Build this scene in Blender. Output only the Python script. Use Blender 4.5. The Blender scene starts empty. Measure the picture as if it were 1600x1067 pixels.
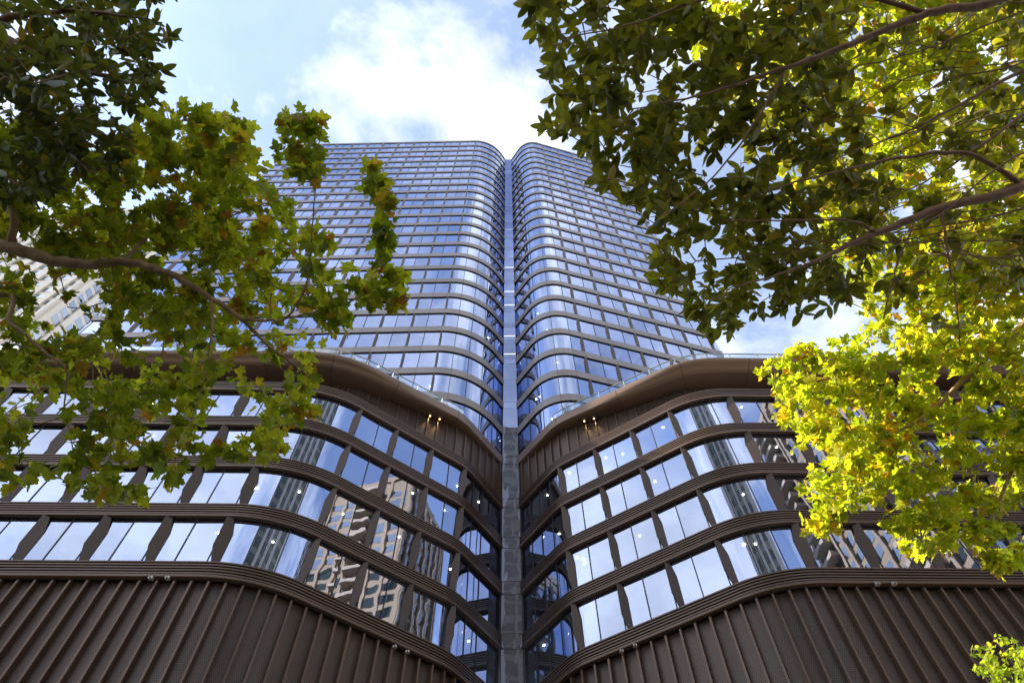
import bpy, math, random
import numpy as np
from mathutils import Vector, Matrix, noise

# ---------------------------------------------------------------- camera, sky, sun, exposure
scene = bpy.context.scene
COL = scene.collection
EYE = 1.6
FPX = 1067.0                       # focal length in pixels of a 1600 px wide frame (24 mm)
PITCH = math.radians(61.325)
ROLL = math.radians(0.785)
SP, CP = math.sin(PITCH), math.cos(PITCH)
SR, CR = math.sin(ROLL), math.cos(ROLL)
camd = bpy.data.cameras.new('camera')
camd.sensor_width = 36.0
camd.lens = FPX / 1600.0 * 36.0
camd.clip_start = 0.05
camd.clip_end = 6000.0
cam = bpy.data.objects.new('camera', camd)
COL.objects.link(cam)
Rv, Uv, Fv = Vector((1, 0, 0)), Vector((0, -SP, CP)), Vector((0, CP, SP))
cx = CR * Rv - SR * Uv
cy = SR * Rv + CR * Uv
M = Matrix((cx, cy, -Fv)).transposed().to_4x4()
M.translation = Vector((0, 0, EYE))
cam.matrix_world = M
scene.camera = cam

SUN_AZ = math.radians(-88.0)       # from +Y, negative towards -X
SUN_EL = math.radians(31.0)
world = bpy.data.worlds.new('World')
scene.world = world
world.use_nodes = True
wn, wl = world.node_tree.nodes, world.node_tree.links
wn.clear()
w_out = wn.new('ShaderNodeOutputWorld')
w_bg = wn.new('ShaderNodeBackground')
w_bg.inputs['Strength'].default_value = 0.15
w_sky = wn.new('ShaderNodeTexSky')
w_sky.sky_type = 'NISHITA'
w_sky.sun_disc = False
w_sky.sun_elevation = SUN_EL
w_sky.sun_rotation = SUN_AZ
w_sky.air_density = 1.0
w_sky.dust_density = 0.6
w_sky.ozone_density = 2.5
w_tc = wn.new('ShaderNodeTexCoord')
w_map = wn.new('ShaderNodeMapping')
w_map.inputs['Location'].default_value = (-8.76, 6.07, -4.33)
w_map.inputs['Scale'].default_value = (1.0, 1.0, 1.5)
w_n1 = wn.new('ShaderNodeTexNoise')
w_n1.inputs['Scale'].default_value = 1.7
w_n1.inputs['Detail'].default_value = 9.0
w_n1.inputs['Roughness'].default_value = 0.60
w_n1.inputs['Distortion'].default_value = 0.25
w_rmp = wn.new('ShaderNodeValToRGB')
w_rmp.color_ramp.elements[0].position = 0.46
w_rmp.color_ramp.elements[0].color = (0.15, 0.15, 0.15, 1)
w_rmp.color_ramp.elements[1].position = 0.61
w_rmp.color_ramp.elements[1].color = (1, 1, 1, 1)
w_mix = wn.new('ShaderNodeMix')
w_mix.data_type = 'RGBA'
w_mix.inputs['B'].default_value = (4.4, 4.35, 4.5, 1)       # sunlit cloud
wl.new(w_tc.outputs['Generated'], w_map.inputs['Vector'])
wl.new(w_map.outputs['Vector'], w_n1.inputs['Vector'])
wl.new(w_n1.outputs['Fac'], w_rmp.inputs['Fac'])
wl.new(w_rmp.outputs['Color'], w_mix.inputs['Factor'])
wl.new(w_sky.outputs['Color'], w_mix.inputs['A'])
w_n2 = wn.new('ShaderNodeTexNoise')
w_n2.inputs['Scale'].default_value = 5.5
w_n2.inputs['Detail'].default_value = 7.0
w_n2.inputs['Roughness'].default_value = 0.6
wl.new(w_map.outputs['Vector'], w_n2.inputs['Vector'])
w_mr = wn.new('ShaderNodeMapRange')
w_mr.inputs['From Min'].default_value = 0.3
w_mr.inputs['From Max'].default_value = 0.7
w_mr.inputs['To Min'].default_value = 3.1
w_mr.inputs['To Max'].default_value = 5.4
wl.new(w_n2.outputs['Fac'], w_mr.inputs['Value'])
w_cc = wn.new('ShaderNodeCombineColor')
for _k in ('Red', 'Green', 'Blue'):
    wl.new(w_mr.outputs['Result'], w_cc.inputs[_k])
wl.new(w_cc.outputs['Color'], w_mix.inputs['B'])
wl.new(w_mix.outputs['Result'], w_bg.inputs['Color'])
wl.new(w_bg.outputs['Background'], w_out.inputs['Surface'])

sund = bpy.data.lights.new('sun', 'SUN')
sund.energy = 5.0
sund.angle = math.radians(0.5)
sund.color = (1.0, 0.9, 0.76)
sun = bpy.data.objects.new('sun', sund)
COL.objects.link(sun)
SUNDIR = Vector((math.sin(SUN_AZ) * math.cos(SUN_EL), math.cos(SUN_AZ) * math.cos(SUN_EL), math.sin(SUN_EL)))
sun.rotation_euler = (-SUNDIR).to_track_quat('-Z', 'Y').to_euler()
sun.location = (-60, 10, 60)

vs = scene.view_settings
vs.view_transform = 'Standard'
vs.look = 'None'
vs.gamma = 1.0
vs.use_curve_mapping = False
vs.exposure = 1.5
cy_ = scene.cycles
cy_.max_bounces = 8
cy_.transparent_max_bounces = 12
cy_.glossy_bounces = 4
cy_.caustics_reflective = False
cy_.caustics_refractive = False
cy_.use_denoising = True
cy_.sample_clamp_indirect = 6.0


def pw(px, py, d):
    """world point at axis depth d behind a pixel of the 1600 x 1067 photograph"""
    u = (px - 800.0) / FPX
    v = (533.5 - py) / FPX
    return Vector((0, 0, EYE)) + d * (u * cx + v * cy + Fv)


def to_px(p):
    q = Vector(p) - Vector((0, 0, EYE))
    d = q.dot(Fv)
    return 800 + FPX * q.dot(cx) / d, 533.5 - FPX * q.dot(cy) / d, d


# ---------------------------------------------------------------- materials
def nmat(name):
    m = bpy.data.materials.new(name)
    m.use_nodes = True
    nt = m.node_tree
    b = nt.nodes['Principled BSDF']
    return m, nt, b


def tone(nt, colour_out, amount=0.12):
    """each piece a little lighter or darker than its neighbours"""
    oi = nt.nodes.new('ShaderNodeObjectInfo')
    mr = nt.nodes.new('ShaderNodeMapRange')
    mr.inputs['To Min'].default_value = 1 - amount
    mr.inputs['To Max'].default_value = 1 + amount
    hs = nt.nodes.new('ShaderNodeHueSaturation')
    nt.links.new(oi.outputs['Random'], mr.inputs['Value'])
    nt.links.new(mr.outputs['Result'], hs.inputs['Value'])
    nt.links.new(colour_out, hs.inputs['Color'])
    return hs.outputs['Color']


def simple(name, col, rough=0.5, metal=0.0, var=0.12, scale=3.0, bump=0.0, spec=0.5, streak=1.0):
    m, nt, b = nmat(name)
    tc0 = nt.nodes.new('ShaderNodeTexCoord')
    tc = nt.nodes.new('ShaderNodeMapping')
    tc.inputs['Scale'].default_value = (1, 1, streak)
    nt.links.new(tc0.outputs['Object'], tc.inputs['Vector'])
    nz = nt.nodes.new('ShaderNodeTexNoise')
    nz.inputs['Scale'].default_value = scale
    nz.inputs['Detail'].default_value = 6
    nt.links.new(tc.outputs['Vector'], nz.inputs['Vector'])
    mx = nt.nodes.new('ShaderNodeMix')
    mx.data_type = 'RGBA'
    mx.inputs['A'].default_value = tuple(c * (1 - var) for c in col) + (1,)
    mx.inputs['B'].default_value = tuple(min(1, c * (1 + var)) for c in col) + (1,)
    nt.links.new(nz.outputs['Fac'], mx.inputs['Factor'])
    nt.links.new(tone(nt, mx.outputs['Result'], 0.10 if metal else 0.04), b.inputs['Base Color'])
    b.inputs['Roughness'].default_value = rough
    b.inputs['Metallic'].default_value = metal
    b.inputs['Specular IOR Level'].default_value = spec
    if bump:
        bp = nt.nodes.new('ShaderNodeBump')
        bp.inputs['Strength'].default_value = bump
        bp.inputs['Distance'].default_value = 0.02
        nt.links.new(nz.outputs['Fac'], bp.inputs['Height'])
        nt.links.new(bp.outputs['Normal'], b.inputs['Normal'])
    return m


def glass(name, refl=0.72, tint=(0.86, 0.92, 1.0), through=(0.55, 0.6, 0.65), wav=0.05, blend=0.35, body=None):
    m = bpy.data.materials.new(name)
    m.use_nodes = True
    nt = m.node_tree
    nt.nodes.clear()
    out = nt.nodes.new('ShaderNodeOutputMaterial')
    mix = nt.nodes.new('ShaderNodeMixShader')
    tr = nt.nodes.new('ShaderNodeBsdfTransparent')
    tr.inputs['Color'].default_value = through + (1,)
    if body:
        tr = nt.nodes.new('ShaderNodeBsdfDiffuse')
        tr.inputs['Color'].default_value = body + (1,)
    gl = nt.nodes.new('ShaderNodeBsdfGlossy')
    gl.inputs['Roughness'].default_value = 0.012
    gl.inputs['Color'].default_value = tint + (1,)
    lw = nt.nodes.new('ShaderNodeLayerWeight')
    lw.inputs['Blend'].default_value = blend
    ma = nt.nodes.new('ShaderNodeMath')
    ma.operation = 'MULTIPLY_ADD'
    ma.inputs[1].default_value = 1.0 - refl
    ma.inputs[2].default_value = refl
    ma.use_clamp = True
    tc = nt.nodes.new('ShaderNodeTexCoord')
    nz = nt.nodes.new('ShaderNodeTexNoise')
    nz.inputs['Scale'].default_value = 0.55
    nz.inputs['Detail'].default_value = 1.5
    bp = nt.nodes.new('ShaderNodeBump')
    bp.inputs['Strength'].default_value = wav
    bp.inputs['Distance'].default_value = 0.08
    nt.links.new(tc.outputs['Object'], nz.inputs['Vector'])
    nt.links.new(nz.outputs['Fac'], bp.inputs['Height'])
    nt.links.new(bp.outputs['Normal'], gl.inputs['Normal'])
    oi = nt.nodes.new('ShaderNodeObjectInfo')
    at = nt.nodes.new('ShaderNodeAttribute')
    at.attribute_name = 'rnd'
    ad = nt.nodes.new('ShaderNodeMath')
    ad.operation = 'ADD'
    fr = nt.nodes.new('ShaderNodeMath')
    fr.operation = 'FRACT'
    mr = nt.nodes.new('ShaderNodeMapRange')
    mr.inputs['To Min'].default_value = 0.84
    mr.inputs['To Max'].default_value = 1.10
    hs = nt.nodes.new('ShaderNodeHueSaturation')
    hs.inputs['Color'].default_value = tint + (1,)
    nt.links.new(oi.outputs['Random'], ad.inputs[0])
    nt.links.new(at.outputs['Fac'], ad.inputs[1])
    nt.links.new(ad.outputs[0], fr.inputs[0])
    nt.links.new(fr.outputs[0], mr.inputs['Value'])
    nt.links.new(mr.outputs['Result'], hs.inputs['Value'])
    nt.links.new(hs.outputs['Color'], gl.inputs['Color'])
    nt.links.new(lw.outputs['Fresnel'], ma.inputs[0])
    nt.links.new(ma.outputs[0], mix.inputs['Fac'])
    nt.links.new(tr.outputs[0], mix.inputs[1])
    nt.links.new(gl.outputs[0], mix.inputs[2])
    nt.links.new(mix.outputs[0], out.inputs['Surface'])
    return m


def emit(name, col, s):
    m, nt, b = nmat(name)
    b.inputs['Base Color'].default_value = col + (1,)
    b.inputs['Emission Color'].default_value = col + (1,)
    b.inputs['Emission Strength'].default_value = s
    return m


def perforated(name, col, dark):
    """bronze sheet with staggered small slots, laid out in metres on the UV map"""
    m, nt, b = nmat(name)
    L = nt.links
    uv = nt.nodes.new('ShaderNodeUVMap')
    sx = nt.nodes.new('ShaderNodeSeparateXYZ')
    L.new(uv.outputs['UV'], sx.inputs[0])

    def mth(op, a, bval=None, c=None):
        n = nt.nodes.new('ShaderNodeMath')
        n.operation = op
        for i, v in enumerate((a, bval, c)):
            if v is None:
                continue
            if isinstance(v, (int, float)):
                n.inputs[i].default_value = v
            else:
                L.new(v, n.inputs[i])
        return n.outputs[0]
    r = mth('DIVIDE', sx.outputs['Y'], 0.115)
    row = mth('FLOOR', r)
    sh = mth('MULTIPLY', mth('MODULO', row, 2.0), 0.5)
    c = mth('ADD', mth('DIVIDE', sx.outputs['X'], 0.098), sh)
    fu = mth('ABSOLUTE', mth('SUBTRACT', mth('FRACT', c), 0.5))
    fv = mth('ABSOLUTE', mth('SUBTRACT', mth('FRACT', r), 0.5))
    hole = mth('MULTIPLY', mth('LESS_THAN', fu, 0.27), mth('LESS_THAN', fv, 0.34))
    nz = nt.nodes.new('ShaderNodeTexNoise')
    nz.inputs['Scale'].default_value = 0.7
    nz.inputs['Detail'].default_value = 5
    tc = nt.nodes.new('ShaderNodeTexCoord')
    mp = nt.nodes.new('ShaderNodeMapping')
    mp.inputs['Scale'].default_value = (2.2, 2.2, 0.12)
    L.new(tc.outputs['Object'], mp.inputs['Vector'])
    L.new(mp.outputs['Vector'], nz.inputs['Vector'])
    m1 = nt.nodes.new('ShaderNodeMix')
    m1.data_type = 'RGBA'
    m1.inputs['A'].default_value = tuple(k * 0.72 for k in col) + (1,)
    m1.inputs['B'].default_value = tuple(k * 1.28 for k in col) + (1,)
    L.new(nz.outputs['Fac'], m1.inputs['Factor'])
    m2 = nt.nodes.new('ShaderNodeMix')
    m2.data_type = 'RGBA'
    m2.inputs['B'].default_value = dark + (1,)
    L.new(hole, m2.inputs['Factor'])
    L.new(m1.outputs['Result'], m2.inputs['A'])
    L.new(tone(nt, m2.outputs['Result'], 0.14), b.inputs['Base Color'])
    b.inputs['Metallic'].default_value = 0.35
    b.inputs['Roughness'].default_value = 0.45
    return m


def leafmat(name, stops, trans=0.45, tgain=(1.6, 1.7, 0.6), rough=0.42):
    """stops: colour ramp over a random number per leaf"""
    m, nt, b = nmat(name)
    L = nt.links
    out = nt.nodes['Material Output']
    oi = nt.nodes.new('ShaderNodeObjectInfo')
    at = nt.nodes.new('ShaderNodeAttribute')
    at.attribute_name = 'rnd'
    ad = nt.nodes.new('ShaderNodeMath')
    ad.operation = 'ADD'
    fr = nt.nodes.new('ShaderNodeMath')
    fr.operation = 'FRACT'
    L.new(oi.outputs['Random'], ad.inputs[0])
    L.new(at.outputs['Fac'], ad.inputs[1])
    L.new(ad.outputs[0], fr.inputs[0])
    rp = nt.nodes.new('ShaderNodeValToRGB')
    els = rp.color_ramp.elements
    els[0].position, els[0].color = stops[0][0], stops[0][1] + (1,)
    els[1].position, els[1].color = stops[-1][0], stops[-1][1] + (1,)
    for p, c in stops[1:-1]:
        e = els.new(p)
        e.color = c + (1,)
    L.new(fr.outputs[0], rp.inputs['Fac'])
    # blotchy age marks
    tc = nt.nodes.new('ShaderNodeTexCoord')
    nz = nt.nodes.new('ShaderNodeTexNoise')
    nz.inputs['Scale'].default_value = 9.0
    nz.inputs['Detail'].default_value = 4
    L.new(tc.outputs['Object'], nz.inputs['Vector'])
    hs = nt.nodes.new('ShaderNodeHueSaturation')
    mr = nt.nodes.new('ShaderNodeMapRange')
    mr.inputs['From Min'].default_value = 0.3
    mr.inputs['From Max'].default_value = 0.7
    mr.inputs['To Min'].default_value = 0.75
    mr.inputs['To Max'].default_value = 1.25
    L.new(nz.outputs['Fac'], mr.inputs['Value'])
    L.new(mr.outputs['Result'], hs.inputs['Value'])
    L.new(rp.outputs['Color'], hs.inputs['Color'])
    L.new(hs.outputs['Color'], b.inputs['Base Color'])
    b.inputs['Roughness'].default_value = rough
    b.inputs['Specular IOR Level'].default_value = 0.45
    tl = nt.nodes.new('ShaderNodeBsdfTranslucent')
    mu = nt.nodes.new('ShaderNodeMix')
    mu.data_type = 'RGBA'
    mu.blend_type = 'MULTIPLY'
    mu.inputs['Factor'].default_value = 1.0
    mu.inputs['B'].default_value = tgain + (1,)
    L.new(hs.outputs['Color'], mu.inputs['A'])
    L.new(mu.outputs['Result'], tl.inputs['Color'])
    mx = nt.nodes.new('ShaderNodeMixShader')
    mx.inputs['Fac'].default_value = trans
    L.new(b.outputs[0], mx.inputs[1])
    L.new(tl.outputs[0], mx.inputs[2])
    L.new(mx.outputs[0], out.inputs['Surface'])
    return m


MAT = dict(
    bronze=simple('bronze_metal', (0.125, 0.085, 0.066), 0.36, 0.55, 0.10, 0.8),
    slat=simple('bronze_slat', (0.092, 0.056, 0.039), 0.40, 0.35, 0.14, 0.6),
    fin=simple('dark_bronze_fin', (0.055, 0.036, 0.029), 0.42, 0.4, 0.10, 1.2),
    rib=simple('bronze_rib', (0.100, 0.059, 0.039), 0.40, 0.4, 0.25, 2.0, streak=0.1),
    spandrel=simple('grey_bronze_spandrel', (0.205, 0.180, 0.178), 0.40, 0.3, 0.10, 0.4),
    soffit=simple('bronze_soffit', (0.165, 0.105, 0.072), 0.42, 0.3, 0.12, 0.3),
    dark=simple('black_joint', (0.012, 0.011, 0.012), 0.6, 0.0, 0.2, 1.0),
    interior=simple('office_interior', (0.22, 0.22, 0.23), 0.8, 0.0, 0.2, 0.5),
    perf=perforated('perforated_bronze', (0.092, 0.056, 0.039), (0.004, 0.010, 0.010)),
    pod_glass=glass('podium_glass', 0.58, (0.54, 0.645, 0.93), (0.45, 0.52, 0.55), 0.06),
    tow_glass=glass('tower_glass', 0.58, (0.56, 0.66, 0.96), (0.42, 0.50, 0.58), 0.05),
    strip_glass=glass('dark_strip_glass', 0.40, (0.36, 0.48, 0.82), (0.6, 0.5, 0.5), 0.10, 0.35, (0.13, 0.10, 0.095)),
    rail_glass=glass('balustrade_glass', 0.06, (0.8, 0.9, 0.95), (0.93, 0.96, 0.96), 0.0, 0.10),
    blind=simple('roller_blind', (0.55, 0.53, 0.50), 0.9, 0, 0.1, 0.3),
    steel=simple('pale_steel', (0.45, 0.46, 0.47), 0.35, 0.7, 0.08, 2.0),
    cream=simple('cream_stone', (0.62, 0.555, 0.48), 0.75, 0.0, 0.08, 0.3),
    beige=simple('beige_render', (0.27, 0.20, 0.135), 0.8, 0.0, 0.15, 0.2),
    creamdark=simple('weathered_cream_stone', (0.36, 0.29, 0.22), 0.75, 0.0, 0.10, 0.3),
    greyc=simple('grey_concrete', (0.33, 0.32, 0.31), 0.8, 0.0, 0.15, 0.4),
    city_glass=glass('city_window_glass', 0.45, (0.75, 0.85, 1.0), (0.12, 0.14, 0.17), 0.02),
    olive=simple('olive_cladding', (0.42, 0.40, 0.27), 0.5, 0.0, 0.15, 0.1),
    green_glass=simple('green_tinted_glass', (0.15, 0.165, 0.125), 0.25, 0.0, 0.15, 0.1),
    lamp=emit('ceiling_lamp', (1.0, 0.9, 0.72), 26.0),
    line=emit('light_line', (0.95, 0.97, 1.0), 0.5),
    warm=emit('warm_lamp', (1.0, 0.62, 0.22), 6.0),
    fixture=simple('fixture_metal', (0.42, 0.38, 0.35), 0.4, 0.5, 0.05, 8.0),
    asphalt=simple('asphalt', (0.05, 0.05, 0.052), 0.85, 0, 0.25, 6.0, 0.3),
    paving=simple('granite_paving', (0.30, 0.29, 0.27), 0.7, 0, 0.15, 4.0, 0.2),
    paint=simple('road_paint', (0.75, 0.75, 0.73), 0.6, 0, 0.08, 6.0),
    bark=simple('plane_bark', (0.33, 0.215, 0.11), 0.85, 0, 0.75, 11.0, 1.0),
    bark2=simple('brown_bark', (0.26, 0.145, 0.085), 0.8, 0, 0.65, 14.0, 1.0),
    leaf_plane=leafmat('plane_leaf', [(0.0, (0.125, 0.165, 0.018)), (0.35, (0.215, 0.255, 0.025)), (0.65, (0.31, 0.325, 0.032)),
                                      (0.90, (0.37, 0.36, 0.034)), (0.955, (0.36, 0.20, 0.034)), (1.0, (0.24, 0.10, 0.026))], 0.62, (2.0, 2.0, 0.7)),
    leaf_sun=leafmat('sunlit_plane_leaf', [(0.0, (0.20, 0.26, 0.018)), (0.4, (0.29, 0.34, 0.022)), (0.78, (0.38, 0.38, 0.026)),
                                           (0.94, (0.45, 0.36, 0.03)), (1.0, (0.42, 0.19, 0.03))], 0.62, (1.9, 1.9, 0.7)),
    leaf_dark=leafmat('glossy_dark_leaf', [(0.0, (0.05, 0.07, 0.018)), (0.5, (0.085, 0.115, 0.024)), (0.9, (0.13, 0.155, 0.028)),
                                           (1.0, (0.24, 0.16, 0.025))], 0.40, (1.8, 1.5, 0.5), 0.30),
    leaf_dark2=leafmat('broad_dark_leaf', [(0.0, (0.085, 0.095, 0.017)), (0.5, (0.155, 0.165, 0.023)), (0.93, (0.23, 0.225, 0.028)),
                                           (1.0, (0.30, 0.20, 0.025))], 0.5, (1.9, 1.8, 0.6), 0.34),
    leaf_small=leafmat('small_bright_leaf', [(0.0, (0.20, 0.28, 0.024)), (0.6, (0.29, 0.35, 0.028)), (1.0, (0.38, 0.38, 0.03))], 0.55, (1.8, 1.9, 0.7)),
)


# ---------------------------------------------------------------- mesh helpers
def mk(name, verts, faces, mat, parent=None, uv=None, smooth=False, kind=None, loc=None):
    me = bpy.data.meshes.new(name)
    me.from_pydata([tuple(v) for v in verts], [], faces)
    if uv is not None:
        ul = me.uv_layers.new(name='UVMap')
        for lp in me.loops:
            ul.data[lp.index].uv = uv[lp.vertex_index]
    me.materials.append(MAT[mat])
    if smooth:
        for p in me.polygons:
            p.use_smooth = True
    o = bpy.data.objects.new(name, me)
    COL.objects.link(o)
    if parent is not None:
        o.parent = parent
    if loc is not None:
        o.location = loc
    if kind:
        o['kind'] = kind
    return o


def tag(o, label, cat, group=None):
    o['label'] = label
    o['category'] = cat
    if group:
        o['group'] = group
    return o


def thing(name, label, cat, loc, group=None):
    o = bpy.data.objects.new(name, None)
    COL.objects.link(o)
    o.location = loc
    o.empty_display_size = 0.5
    return tag(o, label, cat, group)


class MB:
    def __init__(self):
        self.v, self.f, self.uv = [], [], []

    def add(self, vs_, fs, uv=None):
        b = len(self.v)
        self.v += [tuple(x) for x in vs_]
        self.f += [tuple(i + b for i in f) for f in fs]
        if uv:
            self.uv += uv

    def box(self, x0, x1, y0, y1, z0, z1):
        self.add([(x0, y0, z0), (x1, y0, z0), (x1, y1, z0), (x0, y1, z0), (x0, y0, z1), (x1, y0, z1), (x1, y1, z1), (x0, y1, z1)],
                 [(3, 2, 1, 0), (4, 5, 6, 7), (0, 1, 5, 4), (1, 2, 6, 5), (2, 3, 7, 6), (3, 0, 4, 7)])

    def build(self, name, mat, parent=None, smooth=False, kind=None):
        return mk(name, self.v, self.f, mat, parent, self.uv if self.uv else None, smooth, kind)


class Path:
    """plan path of straight lines with filleted convex corners; the outward side is on the right of travel"""

    def __init__(self, pts, radii):
        self.seg = []
        P = [Vector((p[0], p[1])) for p in pts]
        n = len(P)
        cuts = []
        for i in range(1, n - 1):
            d0 = (P[i] - P[i - 1]).normalized()
            d1 = (P[i + 1] - P[i]).normalized()
            ang = math.atan2(d0.x * d1.y - d0.y * d1.x, d0.dot(d1))
            cuts.append((radii[i - 1] * math.tan(abs(ang) / 2), ang, d0, d1))
        s = 0.0
        cur = P[0]
        self.brk = [0.0]
        for i in range(1, n):
            if i < n - 1:
                t, ang, d0, d1 = cuts[i - 1]
                a = P[i] - d0 * t
            else:
                a = P[i]
            d = a - cur
            ln = d.length
            d = d.normalized()
            self.seg.append(('L', s, s + ln, cur.copy(), d))
            s += ln
            self.brk.append(s)
            if i < n - 1:
                R = radii[i - 1]
                nl = Vector((-d0.y, d0.x))            # turning left
                c = a + nl * R
                self.seg.append(('A', s, s + R * ang, c, R, math.atan2(-nl.y, -nl.x)))
                s += R * ang
                self.brk.append(s)
                cur = P[i] + d1 * t
        self.L = s

    def at(self, s, off=0.0):
        for sg in self.seg:
            if s <= sg[2] + 1e-9 or sg is self.seg[-1]:
                break
        if sg[0] == 'L':
            p = sg[3] + sg[4] * (s - sg[1])
            nrm = Vector((sg[4].y, -sg[4].x))
        else:
            a = sg[5] + (s - sg[1]) / sg[4]
            nrm = Vector((math.cos(a), math.sin(a)))
            p = sg[3] + nrm * sg[4]
        q = p - nrm * off
        return q, nrm

    def span(self, s0, s1, step=0.45):
        out = [s0]
        for sg in self.seg:
            a, b = max(s0, sg[1]), min(s1, sg[2])
            if b - a < 1e-6:
                continue
            if sg[0] == 'A':
                k = max(1, int(math.ceil((b - a) / step)))
                out += [a + (b - a) * j / k for j in range(k + 1)]
            else:
                out += [a, b]
        out.append(s1)
        r = []
        for v in sorted(out):
            if not r or v - r[-1] > 1e-5:
                r.append(v)
        return r


def sweep(mb, path, s0, s1, prof, closed=True, step=0.45, uvs=False, proffn=None, extra=None):
    """sweep a (offset_inward, z) profile along a path"""
    ss = path.span(s0, s1, step)
    if extra:
        ss = sorted(set(ss) | {s0 + (s1 - s0) * i / extra for i in range(extra + 1)})
    n = len(prof) if proffn is None else len(proffn(ss[0]))
    vs_, uv = [], []
    for s in ss:
        pr = prof if proffn is None else proffn(s)
        for (o, z) in pr:
            q, _ = path.at(s, o)
            vs_.append((q.x, q.y, z))
            uv.append((s, z))
    fs = []
    m = n if closed else n - 1
    for i in range(len(ss) - 1):
        for j in range(m):
            a = i * n + j
            b = i * n + (j + 1) % n
            fs.append((a, b, b + n, a + n))
    if closed:
        e = (len(ss) - 1) * n
        m2 = len(vs_)
        vs_ += vs_[:n] + vs_[e:e + n]
        uv += uv[:n] + uv[e:e + n]
        fs.append(tuple(m2 + j for j in reversed(range(n))))
        fs.append(tuple(m2 + n + j for j in range(n)))
    mb.add(vs_, fs, uv if uvs else None)


def tube(mb, pts, radii, sides=6):
    """tapered tube through points"""
    pts = [Vector(p) for p in pts]
    rings = []
    t0 = (pts[1] - pts[0]).normalized()
    ref = Vector((0, 0, 1)) if abs(t0.z) < 0.9 else Vector((1, 0, 0))
    u = t0.cross(ref).normalized()
    for i, p in enumerate(pts):
        t = (pts[min(i + 1, len(pts) - 1)] - pts[max(i - 1, 0)]).normalized()
        u = (u - t * u.dot(t)).normalized()
        w = t.cross(u)
        rings.append([p + (u * math.cos(2 * math.pi * k / sides) + w * math.sin(2 * math.pi * k / sides)) * radii[i] for k in range(sides)])
    vs_ = [v for r in rings for v in r]
    fs = []
    for i in range(len(pts) - 1):
        for k in range(sides):
            a, b = i * sides + k, i * sides + (k + 1) % sides
            fs.append((a, b, b + sides, a + sides))
    fs.append(tuple(range((len(pts) - 1) * sides, len(pts) * sides)))
    mb.add(vs_, fs)


# ---------------------------------------------------------------- ground, street
def slab(name, x0, x1, y0, y1, z0, z1, mat, parent=None, kind='structure'):
    b = MB()
    b.box(x0, x1, y0, y1, z0, z1)
    o = b.build(name, mat, parent)
    if kind:
        o['kind'] = kind
    return o


mk('ground', [(-2500, -2500, -0.14), (2500, -2500, -0.14), (2500, 2500, -0.14), (-2500, 2500, -0.14)], [(0, 1, 2, 3)], 'greyc', kind='structure')
slab('road', -300, 300, -20, 4.0, -0.3, -0.12, 'asphalt')
slab('pavement', -300, 300, 4.3, 40, -0.3, 0.0, 'paving')
slab('pavement', -300, 300, -32, -20.3, -0.3, 0.0, 'paving')
slab('kerb', -300, 300, 4.0, 4.3, -0.3, 0.015, 'greyc')
slab('kerb', -300, 300, -20.3, -20, -0.3, 0.015, 'greyc')
for i in range(-8, 9):
    slab('road_marking', i * 9 - 1.5, i * 9 + 1.5, -8.07, -7.93, -0.125, -0.116, 'paint')

# ---------------------------------------------------------------- the office building
F = 4.2385
E0 = EYE
SILL = [25.18 + E0 + F * k for k in range(5)]          # top edges of the podium bands
BAND = 1.12
TZ = [50.678 + E0 + F * k for k in range(-1, 25)]      # bottom edges of the tower bands; TZ[0] is the terrace edge
TB = 1.06
GIN = 0.26                                             # glass sits this far behind the band face

podL = Path([(-54, 25.035), (-13.03, 26.2), (-3.64, 33.30), (-0.87, 37.45)], [8.4, 5.2])
podR = Path([(0.33, 37.42), (3.19, 33.48), (13.29, 27.09), (46, 28.04)], [4.2, 7.6])
towL = Path([(-46.5, 33.56), (-3.71, 33.22), (-0.87, 37.45)], [6.9])
towR = Path([(0.33, 37.42), (3.47, 33.09), (24.3, 39.23)], [3.9])
canL = Path([(-54, 25.75), (-13.5, 26.62), (-4.1, 32.80), (-0.87, 37.45)], [11.0, 5.0])
canR = Path([(0.33, 37.42), (3.45, 33.35), (14.1, 27.60), (46, 28.55)], [4.2, 9.0])

bld = thing('office_building', 'tall twin-wing office tower with dark bronze bands and curved podium', 'building', (0, 30, 0))
bld.location = (0, 0, 0)

rnd = random.Random(7)


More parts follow.
